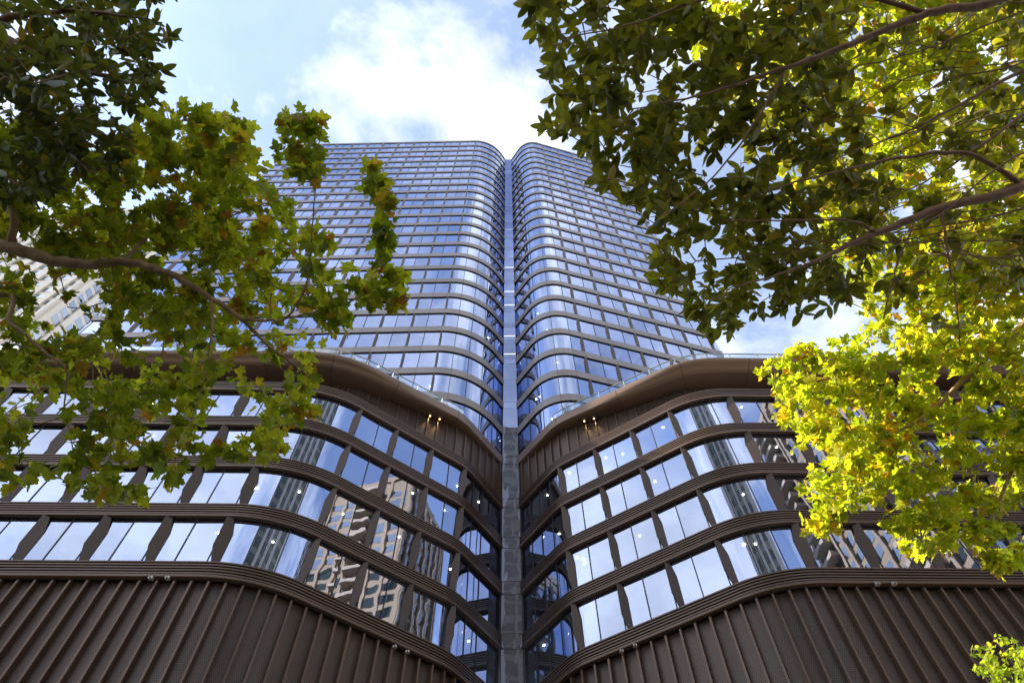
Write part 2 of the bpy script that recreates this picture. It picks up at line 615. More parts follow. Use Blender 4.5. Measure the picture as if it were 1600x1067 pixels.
def band_stations(kind):
    """stations of mullions (thin) and fins for each path: list of (s, is_fin)"""
    if kind == 'pL':
        P = podL
        a, b, c, d = P.brk[1], P.brk[2], P.brk[3], P.brk[4]
        out = []
        k = 0
        while a - 3.33 * k > 0:
            out.append((a - 3.33 * k, True))
            out.append((a - 3.33 * k - 1.665, False))
            k += 1
        out += [(a + (b - a) * 0.36, False), (a + (b - a) * 0.68, False)]
        for i in range(4):
            out.append((b + 0.1 + 3.06 * i, True))
            if i < 3:
                out.append((b + 0.1 + 3.06 * (i + 0.5), False))
        s3 = b + 0.1 + 3.06 * 3
        for i in range(1, 4):
            out.append((s3 + (P.L - s3) * i / 4, False))
    elif kind == 'pR':
        P = podR
        b, c, d = P.brk[2], P.brk[3], P.brk[4]
        out = []
        s3 = c - 0.15
        for i in range(4):
            out.append((s3 - 3.13 * i, True))
            if i < 3:
                out.append((s3 - 3.13 * (i + 0.5), False))
        s0 = s3 - 3.13 * 3
        for i in range(1, 4):
            out.append((s0 * i / 4, False))
        out += [(c + (d - c) * 0.34, False), (c + (d - c) * 0.67, False)]
        k = 0
        while d + 0.1 + 3.4 * k < P.L:
            out.append((d + 0.1 + 3.4 * k, True))
            out.append((d + 0.1 + 3.4 * k + 1.7, False))
            k += 1
    elif kind == 'tL':
        P = towL
        a, b = P.brk[1], P.brk[2]
        out = []
        k = 0
        while a - 3.37 * k > 0:
            out.append((a - 3.37 * k, True))
            out.append((a - 3.37 * k - 1.685, False))
            k += 1
        n = 5
        for i in range(1, n):
            out.append((a + (P.L - a) * i / n, False))
    else:
        P = towR
        a, b = P.brk[1], P.brk[2]
        out = []
        n = 4
        for i in range(1, n):
            out.append((b * i / n, False))
        k = 0
        while b + 1.4 + 3.37 * k < P.L:
            out.append((b + 1.4 + 3.37 * k, True))
            out.append((b + 1.4 + 3.37 * k + 1.685, False))
            k += 1
        out.append((b, False))
    out = [o for o in out if 0.2 < o[0] < P.L - 0.2]
    return P, sorted(out)


def fin_mesh(mb, P, s, z0, z1, g, skew, th=0.06):
    """six-sided blade set aslant in plan: its outer edge is on the band face, its inner edge at the glass"""
    H = z1 - z0
    prof = [(1.0, z0), (0.45, z0), (0.0, z0 + 0.34 * H), (0.0, z1), (0.55, z1), (1.0, z0 + 0.66 * H)]
    q, n = P.at(s, 0)
    t = Vector((-n.y, n.x))
    dv = (-n * g + t * skew)
    nv = Vector((dv.y, -dv.x)).normalized()
    vs_ = []
    for sg in (-1, 1):
        for (o, z) in prof:
            p = q - n * 0.02 + dv * o + nv * th * sg
            vs_.append((p.x, p.y, z))
    k = len(prof)
    fs = [tuple(range(k)), tuple(reversed(range(k, 2 * k)))]
    for i in range(k):
        j = (i + 1) % k
        fs.append((i, i + k, j + k, j))
    mb.add(vs_, fs)


def fin_skew(P, s):
    if P is podL:
        return 0.62 if s < P.brk[1] + 0.1 else -0.42
    if P is podR:
        return 0.42 if s < P.brk[3] + 0.1 else -0.58
    if P is towL:
        return 0.16 + 0.36 * min(1.0, max(0.0, (P.brk[1] - s) / 22.0))
    return -0.34


panes_rest, fins_rest, mull_rest, blinds = MB(), MB(), MB(), MB()
pane_rnd = []


def window_row(P, st, z0, z1, mat, g, parts):
    """panes, mullions and fins of one storey"""
    edges = [0.0] + [s for s, _ in st] + [P.L]
    for i in range(len(edges) - 1):
        a, b = edges[i] + 0.022, edges[i + 1] - 0.022
        if b - a < 0.1:
            continue
        mb = MB() if parts else panes_rest
        # every pane sits a touch out of true
        e0, e1 = rnd.uniform(-0.010, 0.010), rnd.uniform(-0.010, 0.010)
        ss = P.span(a, b, 0.4)
        vs_ = []
        for s in ss:
            f = (s - a) / (b - a)
            q, _ = P.at(s, g + e0 * (1 - f) + e1 * f)
            q2, _ = P.at(s, g + e1 * (1 - f) - e0 * f)
            vs_ += [(q.x, q.y, z0 - 0.06), (q2.x, q2.y, z1 + 0.02)]
        fs = [(2 * k, 2 * k + 2, 2 * k + 3, 2 * k + 1) for k in range(len(ss) - 1)]
        mb.add(vs_, fs)
        if not parts:
            pane_rnd.extend([rnd.random()] * len(fs))
        if rnd.random() < (0.2 if mat == 'tow_glass' else 0.12):
            sweep(blinds, P, a + 0.03, b - 0.03, [(g + 0.16, z1 - 0.02), (g + 0.16, z1 - (z1 - z0) * rnd.choice((0.3, 0.5, 0.75, 1.0)))], closed=False)
        if parts:
            mb.build('window_pane', mat, bld, smooth=True)
    for s, isfin in st:
        sweep(mull_rest, P, s - 0.03, s + 0.03, [(g + 0.10, z0 - 0.04), (g - 0.035, z0 - 0.04), (g - 0.035, z1 + 0.01), (g + 0.10, z1 + 0.01)])
        if isfin:
            if parts:
                mb = MB()
                fin_mesh(mb, P, s, z0 - 0.08, z1 + 0.05, g, fin_skew(P, s))
                mb.build('fin', 'fin', bld)
            else:
                fin_mesh(fins_rest, P, s, z0 - 0.08, z1 + 0.05, g, fin_skew(P, s), 0.05)


# podium: louvred bands, windows, ceilings
for kind in ('pL', 'pR'):
    P, st = band_stations(kind)
    for k in range(5):
        zt, zb = SILL[k], SILL[k] - BAND
        mb = MB()
        sweep(mb, P, 0, P.L, [(0.15, zt - 0.03), (0.15, zb + 0.06), (0.42, zb + 0.06), (0.42, zt - 0.03)])
        band = mb.build('louvre_band', 'dark', bld, smooth=False)
        mb = MB()
        sweep(mb, P, 0, P.L, [(0.0, zb), (-0.03, zb + 0.03), (-0.03, zb + 0.16), (0.0, zb + 0.19), (0.22, zb + 0.19), (0.22, zb)])
        mb.build('lip', 'slat', band)
        nsl = 5
        h = (BAND - 0.22) / nsl
        for j in range(nsl):
            z = zb + 0.235 + j * h
            mb = MB()
            tp = 0.22 if j == nsl - 1 else 0.16
            sweep(mb, P, 0, P.L, [(0.0, z), (0.0, z + h * 0.46), (tp, z + h * 0.50), (tp, z)])
            mb.build('slat', 'slat', band)
        if k < 4:
            window_row(P, st, zt, SILL[k + 1] - BAND, 'pod_glass', GIN, True)
# canopies, plant-level walls
ZT = TZ[0] + TB


def lerp(a, b, t):
    return a + (b - a) * t


def sstep(a, b, x):
    t = max(0.0, min(1.0, (x - a) / (b - a)))
    return t * t * (3 - 2 * t)


for side, C in (('L', canL), ('R', canR)):
    if side == 'L':
        b2, b3 = C.brk[2], C.brk[4]
        tfn = lambda s, a=b2 - 3.0, b=C.brk[3] - 1.0: sstep(a, b, s)
    else:
        b1, b2 = C.brk[1], C.brk[3]
        tfn = lambda s, a=C.brk[2] + 1.0, b=b2 + 3.0: 1 - sstep(a, b, s)

    def prof(s, tfn=tfn):
        t = tfn(s)
        z = ZT
        A = [(0.12, z + 0.02), (0.0, z - 0.05), (0.0, z - 0.16), (0.06, z - 0.30), (0.24, z - 0.42), (0.62, z - 0.48), (0.64, z - 0.56), (1.1, z - 0.60), (5.0, z - 0.98), (5.0, z - 0.02)]
        B = [(0.12, z + 0.02), (0.0, z - 0.04), (0.0, z - 0.30), (0.0, z - 0.60), (0.0, z - 0.95), (0.0, z - TB + 0.03), (0.03, z - TB), (0.5, z - TB - 0.01), (2.2, z - TB - 0.02), (2.2, z - 0.02)]
        return [(lerp(a[0], b[0], t), lerp(a[1], b[1], t)) for a, b in zip(A, B)]
    n = 9
    cuts = [0.0]
    x = 6.3 if side == 'L' else 5.2
    while x < C.L - 2.5:
        cuts.append(x)
        x += 5.6
    cuts.append(C.L)
    can = None
    for i in range(len(cuts) - 1):
        mb = MB()
        sweep(mb, C, cuts[i] + 0.02, cuts[i + 1] - 0.02, None, True, 0.4, proffn=prof, extra=10)
        if can is None:
            can = bpy.data.objects.new('canopy', None)
            COL.objects.link(can)
            can.parent = bld
        o = mb.build('canopy_panel', 'soffit', can, smooth=False)
        for p_ in o.data.polygons:
            p_.use_smooth = len(p_.vertices) == 4
    mb = MB()
    sweep(mb, C, 0.0, C.L, None, True, 0.6, proffn=lambda s, prof=prof: [(o + 0.06, min(z + 0.03, ZT - 0.06)) for (o, z) in prof(s)], extra=30)
    mb.build('canopy_core', 'dark', can)
    # glass balustrade on the terrace edge
    bal = bpy.data.objects.new('balustrade', None)
    COL.objects.link(bal)
    bal.parent = bld
    s0, s1 = (0.5, C.brk[4] - 0.6) if side == 'L' else (C.brk[1] + 0.4, C.L - 0.5)
    npan = int((s1 - s0) / 2.25)
    dl = (s1 - s0) / npan
    for i in range(npan):
        a, b = s0 + i * dl, s0 + (i + 1) * dl
        mb = MB()
        sweep(mb, C, a + 0.05, b - 0.05, [(0.34, ZT + 0.06), (0.34, ZT + 1.16), (0.36, ZT + 1.16), (0.36, ZT + 0.06)])
        mb.build('glass_panel', 'rail_glass', bal)
        mb = MB()
        sweep(mb, C, a - 0.03, a + 0.03, [(0.30, ZT - 0.02), (0.30, ZT + 1.14), (0.42, ZT + 1.14), (0.42, ZT - 0.02)])
        mb.build('post', 'steel', bal)
    mb = MB()
    sweep(mb, C, s0, s1, [(0.31, ZT + 1.165), (0.31, ZT + 1.21), (0.40, ZT + 1.21), (0.40, ZT + 1.165)])
    mb.build('handrail', 'steel', bal)
    # recessed ribbed wall of the plant level
    PW = Path([(-54, 28.9), (-13.0, 29.35), (-4.2, 33.65), (-0.62, 37.8)], [7.0, 4.0]) if side == 'L' else \
        Path([(0.1, 37.8), (4.2, 33.85), (14.0, 30.1), (46, 31.2)], [3.6, 7.0])
    zb, zt = SILL[4] - 0.4, TZ[0] + 0.06
    k = int(PW.L / 0.84)
    d = PW.L / k
    for i in range(k):
        mb = MB()
        sweep(mb, PW, i * d + 0.03, (i + 1) * d - 0.01, [(0.10, zb), (0.10, zt)], closed=False, uvs=True)
        mb.build('perforated_panel', 'perf', bld)
        mb = MB()
        sweep(mb, PW, i * d - 0.035, i * d + 0.035, [(0.14, zb), (-0.10, zb), (-0.10, zt), (0.14, zt)])
        mb.build('rib', 'rib', bld)
    mb = MB()
    sweep(mb, PW, 0, PW.L, [(0.16, zb - 0.5), (0.16, zt + 0.3)], closed=False)
    mb.build('backing_wall', 'dark', bld)
    # pairs of warm soffit lamps
    base = 0
    for dpx in ((672, 650), (687, 655)) if side == 'L' else ((913, 658), (928, 654)):
        zz = TZ[0] - 0.22
        u, v = (dpx[0] - 800) / FPX, (533.5 - dpx[1]) / FPX
        r = u * cx + v * cy + Fv
        pt = Vector((0, 0, EYE)) + r * ((zz - EYE) / r.z)
        mb = MB()
        tube(mb, [pt + Vector((0, 0, 0.22)), pt + Vector((0, 0, 0.02))], [0.11, 0.11], 10)
        lamp = mb.build('soffit_lamp', 'fixture', bld)
        mb = MB()
        tube(mb, [pt + Vector((0, 0, 0.015)), pt], [0.05, 0.05], 10)
        mb.build('bulb', 'warm', lamp)
        ld = bpy.data.lights.new('soffit_lamp_light', 'SPOT')
        ld.energy = 12
        ld.color = (1.0, 0.6, 0.22)
        ld.spot_size = math.radians(70)
        ld.spot_blend = 0.6
        ld.shadow_soft_size = 0.08
        lo = bpy.data.objects.new('soffit_lamp_light', ld)
        COL.objects.link(lo)
        lo.location = pt + Vector((0, 0, -0.02))
        lo.parent = lamp

# podium base: ribs and perforated panels below the lowest band
for kind in ('pL', 'pR'):
    P = podL if kind == 'pL' else podR
    zt, zb = SILL[0] - BAND + 0.02, 9.0
    k = int(P.L / 0.84)
    d = P.L / k
    lo, hi = (0, P.L)
    for i in range(k):
        s = i * d
        mb = MB()
        sweep(mb, P, s + 0.05, s + d - 0.05, [(0.46, zb), (0.46, zt)], closed=False, uvs=True, step=0.3)
        mb.build('perforated_panel', 'perf', bld)
        mb = MB()
        w = 0.055
        sweep(mb, P, s - w, s + w, [(0.50, zb), (0.17, zb), (0.14, zb + 0.02), (0.14, zt - 0.12), (0.22, zt - 0.04), (0.50, zt - 0.02)])
        mb.build('rib', 'rib', bld)
    mb = MB()
    sweep(mb, P, 0, P.L, [(0.52, zb - 0.2), (0.52, zt + 0.4)], closed=False)
    mb.build('backing_wall', 'dark', bld)
    mb = MB()
    sweep(mb, P, 0, P.L, [(0.3, 8.99), (0.3, 8.2), (2.0, 8.2), (2.0, 8.99)])
    mb.build('lobby_beam', 'bronze', bld)
    mb = MB()
    sweep(mb, P, 0, P.L, [(1.6, 0.0), (1.6, 8.3)], closed=False)
    mb.build('lobby_wall', 'pod_glass', bld)

# small camera heads under the lowest lip
for pxs in ((236, 905), (262, 905), (617, 1012), (637, 1020), (971, 1019), (992, 1010), (1371, 914), (1397, 914)):
    zz = SILL[0] - BAND - 0.16
    u, v = (pxs[0] - 800) / FPX, (533.5 - pxs[1]) / FPX
    r = u * cx + v * cy + Fv
    pt = Vector((0, 0, EYE)) + r * ((zz - EYE) / r.z)
    mb = MB()
    mb.box(pt.x - 0.05, pt.x + 0.05, pt.y - 0.02, pt.y + 0.10, pt.z + 0.06, pt.z + 0.2)
    mb.box(pt.x - 0.10, pt.x + 0.10, pt.y - 0.16, pt.y + 0.02, pt.z - 0.05, pt.z + 0.075)
    cb = mb.build('security_camera', 'fixture', bld)
    mb = MB()
    tube(mb, [pt + Vector((0, -0.155, 0.0)), pt + Vector((0, -0.18, -0.01))], [0.045, 0.045], 8)
    mb.build('lens', 'dark', cb)

# tower: spandrel bands, windows
TOP = len(TZ) - 1
for kind in ('tL', 'tR'):
    P, st = band_stations(kind)
    edges = [0.0] + [s for s, _ in st] + [P.L]
    for k in range(len(TZ)):
        zb = TZ[k]
        hb = TB if k < TOP else 0.9
        zt = zb + hb
        if k > 0:
            mb = MB()
            sweep(mb, P, 0, P.L, [(0.03, zt - 0.02), (0.03, zb + 0.01), (0.5, zb + 0.01), (0.5, zt - 0.02)])
            band = mb.build('spandrel_band', 'dark', bld)
            joined = MB()
            for i in range(len(edges) - 1):
                mb = MB() if k <= 4 else joined
                sweep(mb, P, edges[i] + 0.012, edges[i + 1] - 0.012, [(0.0, zb), (0.0, zt), (0.05, zt), (0.05, zb)], step=0.5)
                if k <= 4:
                    mb.build('spandrel_panel', 'spandrel', band)
            if k > 4:
                o = joined.build('spandrel_panel', 'spandrel', band, kind='stuff')
        if k < TOP:
            window_row(P, st, zt, TZ[k + 1], 'tow_glass', 0.13, k <= 2)
_o = panes_rest.build('upper_window_panes', 'tow_glass', bld, kind='stuff')
_a = _o.data.attributes.new('rnd', 'FLOAT', 'FACE')
_a.data.foreach_set('value', pane_rnd)
fins_rest.build('upper_fins', 'fin', bld, kind='stuff')
blinds.build('window_blinds', 'blind', bld, kind='stuff')
mull_rest.build('window_mullions', 'dark', bld, kind='stuff')


# interiors: one ceiling sheet per storey, an inner core, roof, and the lamps that show through the glass
def outline(P, off, back):
    pts = []
    for s in P.span(0, P.L, 0.8):
        q, _ = P.at(s, off)
        pts.append((q.x, q.y))
    return pts + back


WINGS = (('L', podL, towL, [(0.0, 62), (-46.0, 62)], [(0.0, 58), (-54, 58)]), ('R', podR, towR, [(24.3, 60), (0.4, 60)], [(46, 58), (0.2, 58)]))
for side, pp, tp, backt, backp in WINGS:
    o1 = outline(pp, GIN + 0.1, backp)
    for k in range(1, 5):
        z = SILL[k] - BAND + 0.03
        mk('ceiling', [(x, y, z) for x, y in o1], [tuple(range(len(o1)))], 'interior', bld)
    o2 = outline(tp, 0.5, backt)
    for k in range(1, len(TZ)):
        z = TZ[k] + 0.025
        mk('ceiling', [(x, y, z) for x, y in o2], [tuple(range(len(o2)))], 'interior', bld)
    mk('roof', [(x, y, TZ[-1] + 0.7) for x, y in o2], [tuple(range(len(o2)))], 'greyc', bld)
    mk('terrace_floor', [(x, y, ZT - 0.03) for x, y in outline(canL if side == 'L' else canR, 0.4, backp)],
       [tuple(range(len(outline(canL if side == 'L' else canR, 0.4, backp))))], 'greyc', bld)
    # core walls and outer side and back walls
    mb = MB()
    if side == 'L':
        core_p = [(-54, 32.5), (-12, 33.2), (-6, 38.5), (-4.5, 44)]
        core_t = [(-46.4, 40), (-8, 39.5), (-4.5, 45)]
        sides = [[(-46.5, 33.9), (-46.5, 62), (0, 62), (-0.2, 38)]]
        podside = [[(-54, 25.7), (-54, 58)]]
    else:
        core_p = [(4.0, 44), (6.5, 38), (14, 34), (46, 35)]
        core_t = [(4, 45), (7, 41), (24.2, 46)]
        sides = [[(0.2, 38), (0.4, 60), (24.3, 60), (24.3, 39.6)]]
        podside = [[(46, 28.7), (46, 58)]]
    for pl, z0, z1 in ((core_p, 9, ZT), (core_t, ZT, TZ[-1] + 0.6)):
        vs_ = []
        for x, y in pl:
            vs_ += [(x, y, z0), (x, y, z1)]
        mb.add(vs_, [(2 * i, 2 * i + 2, 2 * i + 3, 2 * i + 1) for i in range(len(pl) - 1)])
    mb.build('core_wall', 'interior', bld, kind='stuff')
    for pl, z0, z1, nm in [(p, ZT - 1, TZ[-1] + 0.7, 'tower_side_wall') for p in sides] + [(p, 0, ZT - 0.05, 'podium_side_wall') for p in podside]:
        vs_ = []
        for x, y in pl:
            vs_ += [(x, y, z0), (x, y, z1)]
        mk(nm, vs_, [(2 * i, 2 * i + 2, 2 * i + 3, 2 * i + 1) for i in range(len(pl) - 1)], 'spandrel', bld)

lamp_rng = random.Random(21)


def ceiling_lamp(P, s, off, z):
    q, _ = P.at(s, off)
    mb = MB()
    tube(mb, [(q.x, q.y, z), (q.x, q.y, z - 0.03)], [0.06, 0.06], 8)
    mb.build('ceiling_lamp', 'lamp', bld)


for P, st in (band_stations('pL'), band_stations('pR')):
    for k in range(1, 5):
        for i in range(lamp_rng.randint(6, 9)):
            if P is podL:
                s = lamp_rng.uniform(P.brk[1] - 14, P.L - 1.5)
            else:
                s = lamp_rng.uniform(1.0, P.brk[4] + 8)
            ceiling_lamp(P, s, lamp_rng.uniform(0.9, 1.7), SILL[k] - BAND + 0.01)
for P, st in (band_stations('tL'), band_stations('tR')):
    for k in range(1, 8):
        for i in range(2 if k < 4 else 1):
            s = lamp_rng.uniform(P.brk[1] - 12, P.L - 1) if P is towL else lamp_rng.uniform(1.0, P.brk[2] + 4)
            ceiling_lamp(P, s, lamp_rng.uniform(0.9, 2.4), TZ[k] + 0.01)

# the narrow glazed strip in the recess between the wings
zz = 12.0
levels = []
for k in range(-1, 5):
    levels += [SILL[0] + F * (k) - BAND, SILL[0] + F * k]
for z in TZ:
    if z > levels[-1] + 1.0:
        levels += [z, z + TB]
levels[-1] = TZ[-1] + 0.35
levels = [10.0] + levels
for i in range(len(levels) - 1):
    a, b = levels[i] + 0.02, levels[i + 1] - 0.02
    tl = rnd.uniform(-0.012, 0.012)
    mk('recess_pane', [(-0.95, 37.40, a), (0.42, 37.40 + rnd.uniform(-0.008, 0.008), a), (0.42, 37.40 + tl, b), (-0.95, 37.40 + tl, b)], [(0, 1, 2, 3)], 'strip_glass', bld)
mb = MB()
mb.box(-1.0, 0.5, 37.46, 38.2, 8, TZ[-1] + 0.35)
mb.build('recess_shaft', 'dark', bld)

# thin light lines in the recess glazing
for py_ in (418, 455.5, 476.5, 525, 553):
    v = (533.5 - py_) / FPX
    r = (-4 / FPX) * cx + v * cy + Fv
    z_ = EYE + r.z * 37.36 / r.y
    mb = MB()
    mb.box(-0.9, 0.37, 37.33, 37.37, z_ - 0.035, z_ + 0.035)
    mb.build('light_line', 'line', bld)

# cream planters standing on the terrace behind the balustrade
def on_canopy(px, py, z):
    u, v = (px - 800) / FPX, (533.5 - py) / FPX
    r = u * cx + v * cy + Fv
    return Vector((0, 0, EYE)) + r * ((z - EYE) / r.z)


for px, w, lab in ((546, 0.28, 'narrow cream planter post behind glass balustrade, left terrace, farther from recess'),
                   (568, 0.5, 'cream planter box behind glass balustrade, left terrace, nearer the recess'),
                   (1070, 0.42, 'slim cream planter behind the curved glass balustrade, right terrace'),
                   (1127, 1.0, 'wide cream planter behind the balustrade, right terrace, next to yellow tree')):
    p = on_canopy(px, {546: 552, 568: 560, 1070: 558, 1127: 553}[px], ZT + 0.2)
    p += Vector({546: (-0.2, 1.3, 0), 568: (-0.7, 1.2, 0), 1070: (0.5, 1.3, 0), 1127: (0.0, 1.3, 0)}[px])
    t = thing('planter', lab, 'planter', (p.x, p.y, ZT - 0.03))
    mb = MB()
    mb.box(-w, w, -0.3, 0.3, 0.0, 1.25)
    mb.build('box', 'cream', t)
    mb = MB()
    mb.box(-w - 0.03, w + 0.03, -0.33, 0.33, 1.25, 1.31)
    mb.build('rim', 'creamdark', t)


# ---------------------------------------------------------------- neighbouring buildings
def grid_building(name, label, x0, x1, y0, y1, h, zlo, floor, bay, wall, glassm, faces, pier=0.5, parts=True, fins=False):
    t = thing(name, label, 'building', (0, 0, 0))
    mb = MB()
    mb.box(x0 + 0.25, x1 - 0.25, y0 + 0.25, y1 - 0.25, 0, h)
    mb.build('wall', wall, t)
    mb = MB()
    mb.box(x0 - 0.2, x1 + 0.2, y0 - 0.2, y1 + 0.2, h, h + 1.5)
    mb.build('parapet', wall, t)
    nf = int((h - zlo) / floor)
    rest = MB()
    cnt = 0
    for face in faces:
        if face in ('+X', '-X'):
            lo, hi = y0, y1
        else:
            lo, hi = x0, x1
        nb = max(2, int((hi - lo) / bay))
        bw = (hi - lo) / nb
        for i in range(nb + 1):
            c = lo + i * bw
            mb = MB()
            e = pier * (1.7 if i in (0, nb) else 1)
            if face == '+X':
                mb.box(x1 - 0.3, x1 + 0.35, c - e / 2, c + e / 2, 0, h)
            elif face == '-X':
                mb.box(x0 - 0.35, x0 + 0.3, c - e / 2, c + e / 2, 0, h)
            elif face == '+Y':
                mb.box(c - e / 2, c + e / 2, y1 - 0.3, y1 + 0.35, 0, h)
            else:
                mb.box(c - e / 2, c + e / 2, y0 - 0.35, y0 + 0.3, 0, h)
            mb.build('pier', wall, t)
        for k in range(nf):
            z0 = zlo + k * floor
            for i in range(nb):
                c0, c1 = lo + i * bw + pier / 2 + 0.02, lo + (i + 1) * bw - pier / 2 - 0.02
                z0b, z1b = z0 + floor * 0.30, z0 + floor * 0.92
                if face == '+X':
                    q = [(x1 - 0.17, c0, z0b), (x1 - 0.17, c1, z0b), (x1 - 0.17, c1, z1b), (x1 - 0.17, c0, z1b)]
                elif face == '-X':
                    q = [(x0 + 0.17, c1, z0b), (x0 + 0.17, c0, z0b), (x0 + 0.17, c0, z1b), (x0 + 0.17, c1, z1b)]
                elif face == '+Y':
                    q = [(c1, y1 - 0.17, z0b), (c0, y1 - 0.17, z0b), (c0, y1 - 0.17, z1b), (c1, y1 - 0.17, z1b)]
                else:
                    q = [(c0, y0 + 0.17, z0b), (c1, y0 + 0.17, z0b), (c1, y0 + 0.17, z1b), (c0, y0 + 0.17, z1b)]
                if parts and cnt < 300:
                    mk('window', q, [(0, 1, 2, 3)], glassm, t)
                    cnt += 1
                else:
                    rest.add(q, [(0, 1, 2, 3)])
    if rest.v:
        rest.build('windows', glassm, t, kind='stuff')
    return t


# cream tower behind the left trees
grid_building('cream_tower', 'sunlit cream high-rise with small windows behind the left tree branch', -142, -105, 67, 92, 215, 112, 3.6, 4.2,
              'cream', 'city_glass', ('+X', '-Y'), 1.6)
# towers across the street that only show as reflections
B1 = grid_building('beige_tower', 'beige residential tower mirrored in the left podium windows', 60, 86, -46, -5, 128, 6, 3.4, 3.2,
                   'beige', 'city_glass', ('-X', '+Y'), 0.7, parts=False)
mb = MB()
for k in range(2, 36):
    z = 6 + k * 3.4
    for j in range(2):
        y = -38 + j * 20
        mb.box(58.2, 60.2, y, y + 4.6, z, z + 0.9)
mb.build('balconies', 'creamdark', B1, kind='stuff')
B2 = grid_building('green_glass_tower', 'green glass tower with cream columns mirrored in the curved corners', -11, 17, -62, -34, 150, 8, 3.7, 5.0,
                   'olive', 'green_glass', ('+Y',), 0.5, parts=False)
for x in (-10.4, -3.5, 3.0, 9.8, 16.4):
    mb = MB()
    mb.box(x - 1.3, x + 1.3, -34.4, -33.2, 0, 152)
    mb.build('column', 'cream', B2)
grid_building('shade_block', 'added grey block out of view to the left that shades the trees, podium side of the gap', -57, -46, 3.9, 19, 35.5, 5, 3.6, 3.4, 'greyc', 'city_glass', ('+X',), 0.8, parts=False)  # unseen block added to keep the sun off the near trees
grid_building('shade_block', 'added grey block out of view to the left that shades the trees, far side of the gap', -57, -46, -14, 2.5, 35.5, 5, 3.6, 3.4, 'greyc', 'city_glass', ('+X',), 0.8, parts=False)  # second added sun blocker; the gap between them lets sun flecks onto the leaves


# ---------------------------------------------------------------- trees
def leaf_plane(v):
    """five-lobed toothed leaf, base at the origin, tip along +Y, one unit long; returns verts, faces"""
    r = random.Random(100 + v)
    half = [(0.0, 0.0), (0.10, -0.055), (0.25, -0.03), (0.43, 0.035), (0.38, 0.12), (0.31, 0.20), (0.45, 0.30), (0.47, 0.42), (0.58, 0.56), (0.43, 0.55),
            (0.34, 0.56), (0.19, 0.50), (0.22, 0.63), (0.25, 0.74), (0.14, 0.80), (0.07, 0.92), (0.0, 1.0)]
    curl, fold, tw = r.uniform(-0.25, 0.5), r.uniform(0.05, 0.55), r.uniform(-0.35, 0.35)
    wave, ph = r.uniform(0.02, 0.07), r.uniform(0, 6)

    def bend(x, y):
        z = fold * abs(x) * 0.8 - curl * y * y * 0.6 + tw * x * y + wave * math.sin(9 * x + 7 * y + ph)
        return (x * (1 - 0.2 * abs(fold)), y, z)
    vs_ = [bend(0, y) for y in (0.0, 0.22, 0.5, 0.8, 1.0)]
    fs = []
    for sgn in (1, -1):
        jit = [(x * sgn * (1 + r.uniform(-0.08, 0.08)), y + r.uniform(-0.02, 0.02)) for x, y in half[1:-1]]
        b = len(vs_)
        vs_ += [bend(x, y) for x, y in jit]
        n = len(jit)
        spine = [0, 1, 1, 1, 1, 1, 2, 2, 2, 2, 2, 2, 3, 3, 3][:n]
        prev = 0
        for i in range(n):
            sp = spine[i]
            if i == 0:
                tri = [(0, b, 1)]
            else:
                tri = []
                if sp != spine[i - 1] and i > 1:
                    tri.append((spine[i - 1], b + i - 1, sp))
                tri.append((sp if sp else 1, b + i - 1, b + i))
            for q in tri:
                fs.append(q if sgn > 0 else tuple(reversed(q)))
        q = (3, b + n - 1, 4)
        fs.append(q if sgn > 0 else tuple(reversed(q)))
    return vs_, fs


def leaf_oval(v, wid=0.19):
    r = random.Random(300 + v)
    ys = [0.0, 0.10, 0.30, 0.52, 0.74, 0.90, 1.0]
    ws = [0.012, 0.55, 0.92, 1.0, 0.78, 0.40, 0.0]
    curl, fold, tw = r.uniform(-0.2, 0.5), r.uniform(0.0, 0.4), r.uniform(-0.5, 0.5)
    wave, ph = r.uniform(0.0, 0.03), r.uniform(0, 6)

    def bend(x, y):
        z = fold * abs(x) - curl * y * y * 0.5 + tw * x * y + wave * math.sin(12 * y + ph + 5 * x)
        return (x, y, z)
    vs_, fs = [], []
    for y, w in zip(ys, ws):
        vs_ += [bend(-w * wid, y), bend(0, y), bend(w * wid, y)]
    for i in range(len(ys) - 1):
        a = 3 * i
        fs += [(a, a + 1, a + 4, a + 3), (a + 1, a + 2, a + 5, a + 4)]
    return vs_, fs


LEAVES = {'plane': [leaf_plane(v) for v in range(8)], 'oval': [leaf_oval(v) for v in range(7)], 'broad': [leaf_oval(v + 20, 0.215) for v in range(7)],
          'small': [leaf_oval(v + 50, 0.26) for v in range(4)]}


def in_poly(x, y, poly):
    c = False
    j = len(poly) - 1
    for i in range(len(poly)):
        xi, yi = poly[i]
        xj, yj = poly[j]
        if (yi > y) != (yj > y) and x < (xj - xi) * (y - yi) / (yj - yi) + xi:
            c = not c
        j = i
    return c


def curve_pts(P, n=6):
    """Catmull-Rom through points with radii as the 4th value"""
    out = []
    Q = [P[0]] + list(P) + [P[-1]]
    for i in range(1, len(Q) - 2):
        for k in range(n):
            t = k / n
            p0, p1, p2, p3 = (np.array(q) for q in Q[i - 1:i + 3])
            out.append(0.5 * (2 * p1 + (p2 - p0) * t + (2 * p0 - 5 * p1 + 4 * p2 - p3) * t * t + (3 * p1 - p0 - 3 * p2 + p3) * t ** 3))
    out.append(np.array(Q[-2]))
    return out


def px4(px, py, d, r):
    p = pw(px, py, d)
    return (p.x, p.y, p.z, r)


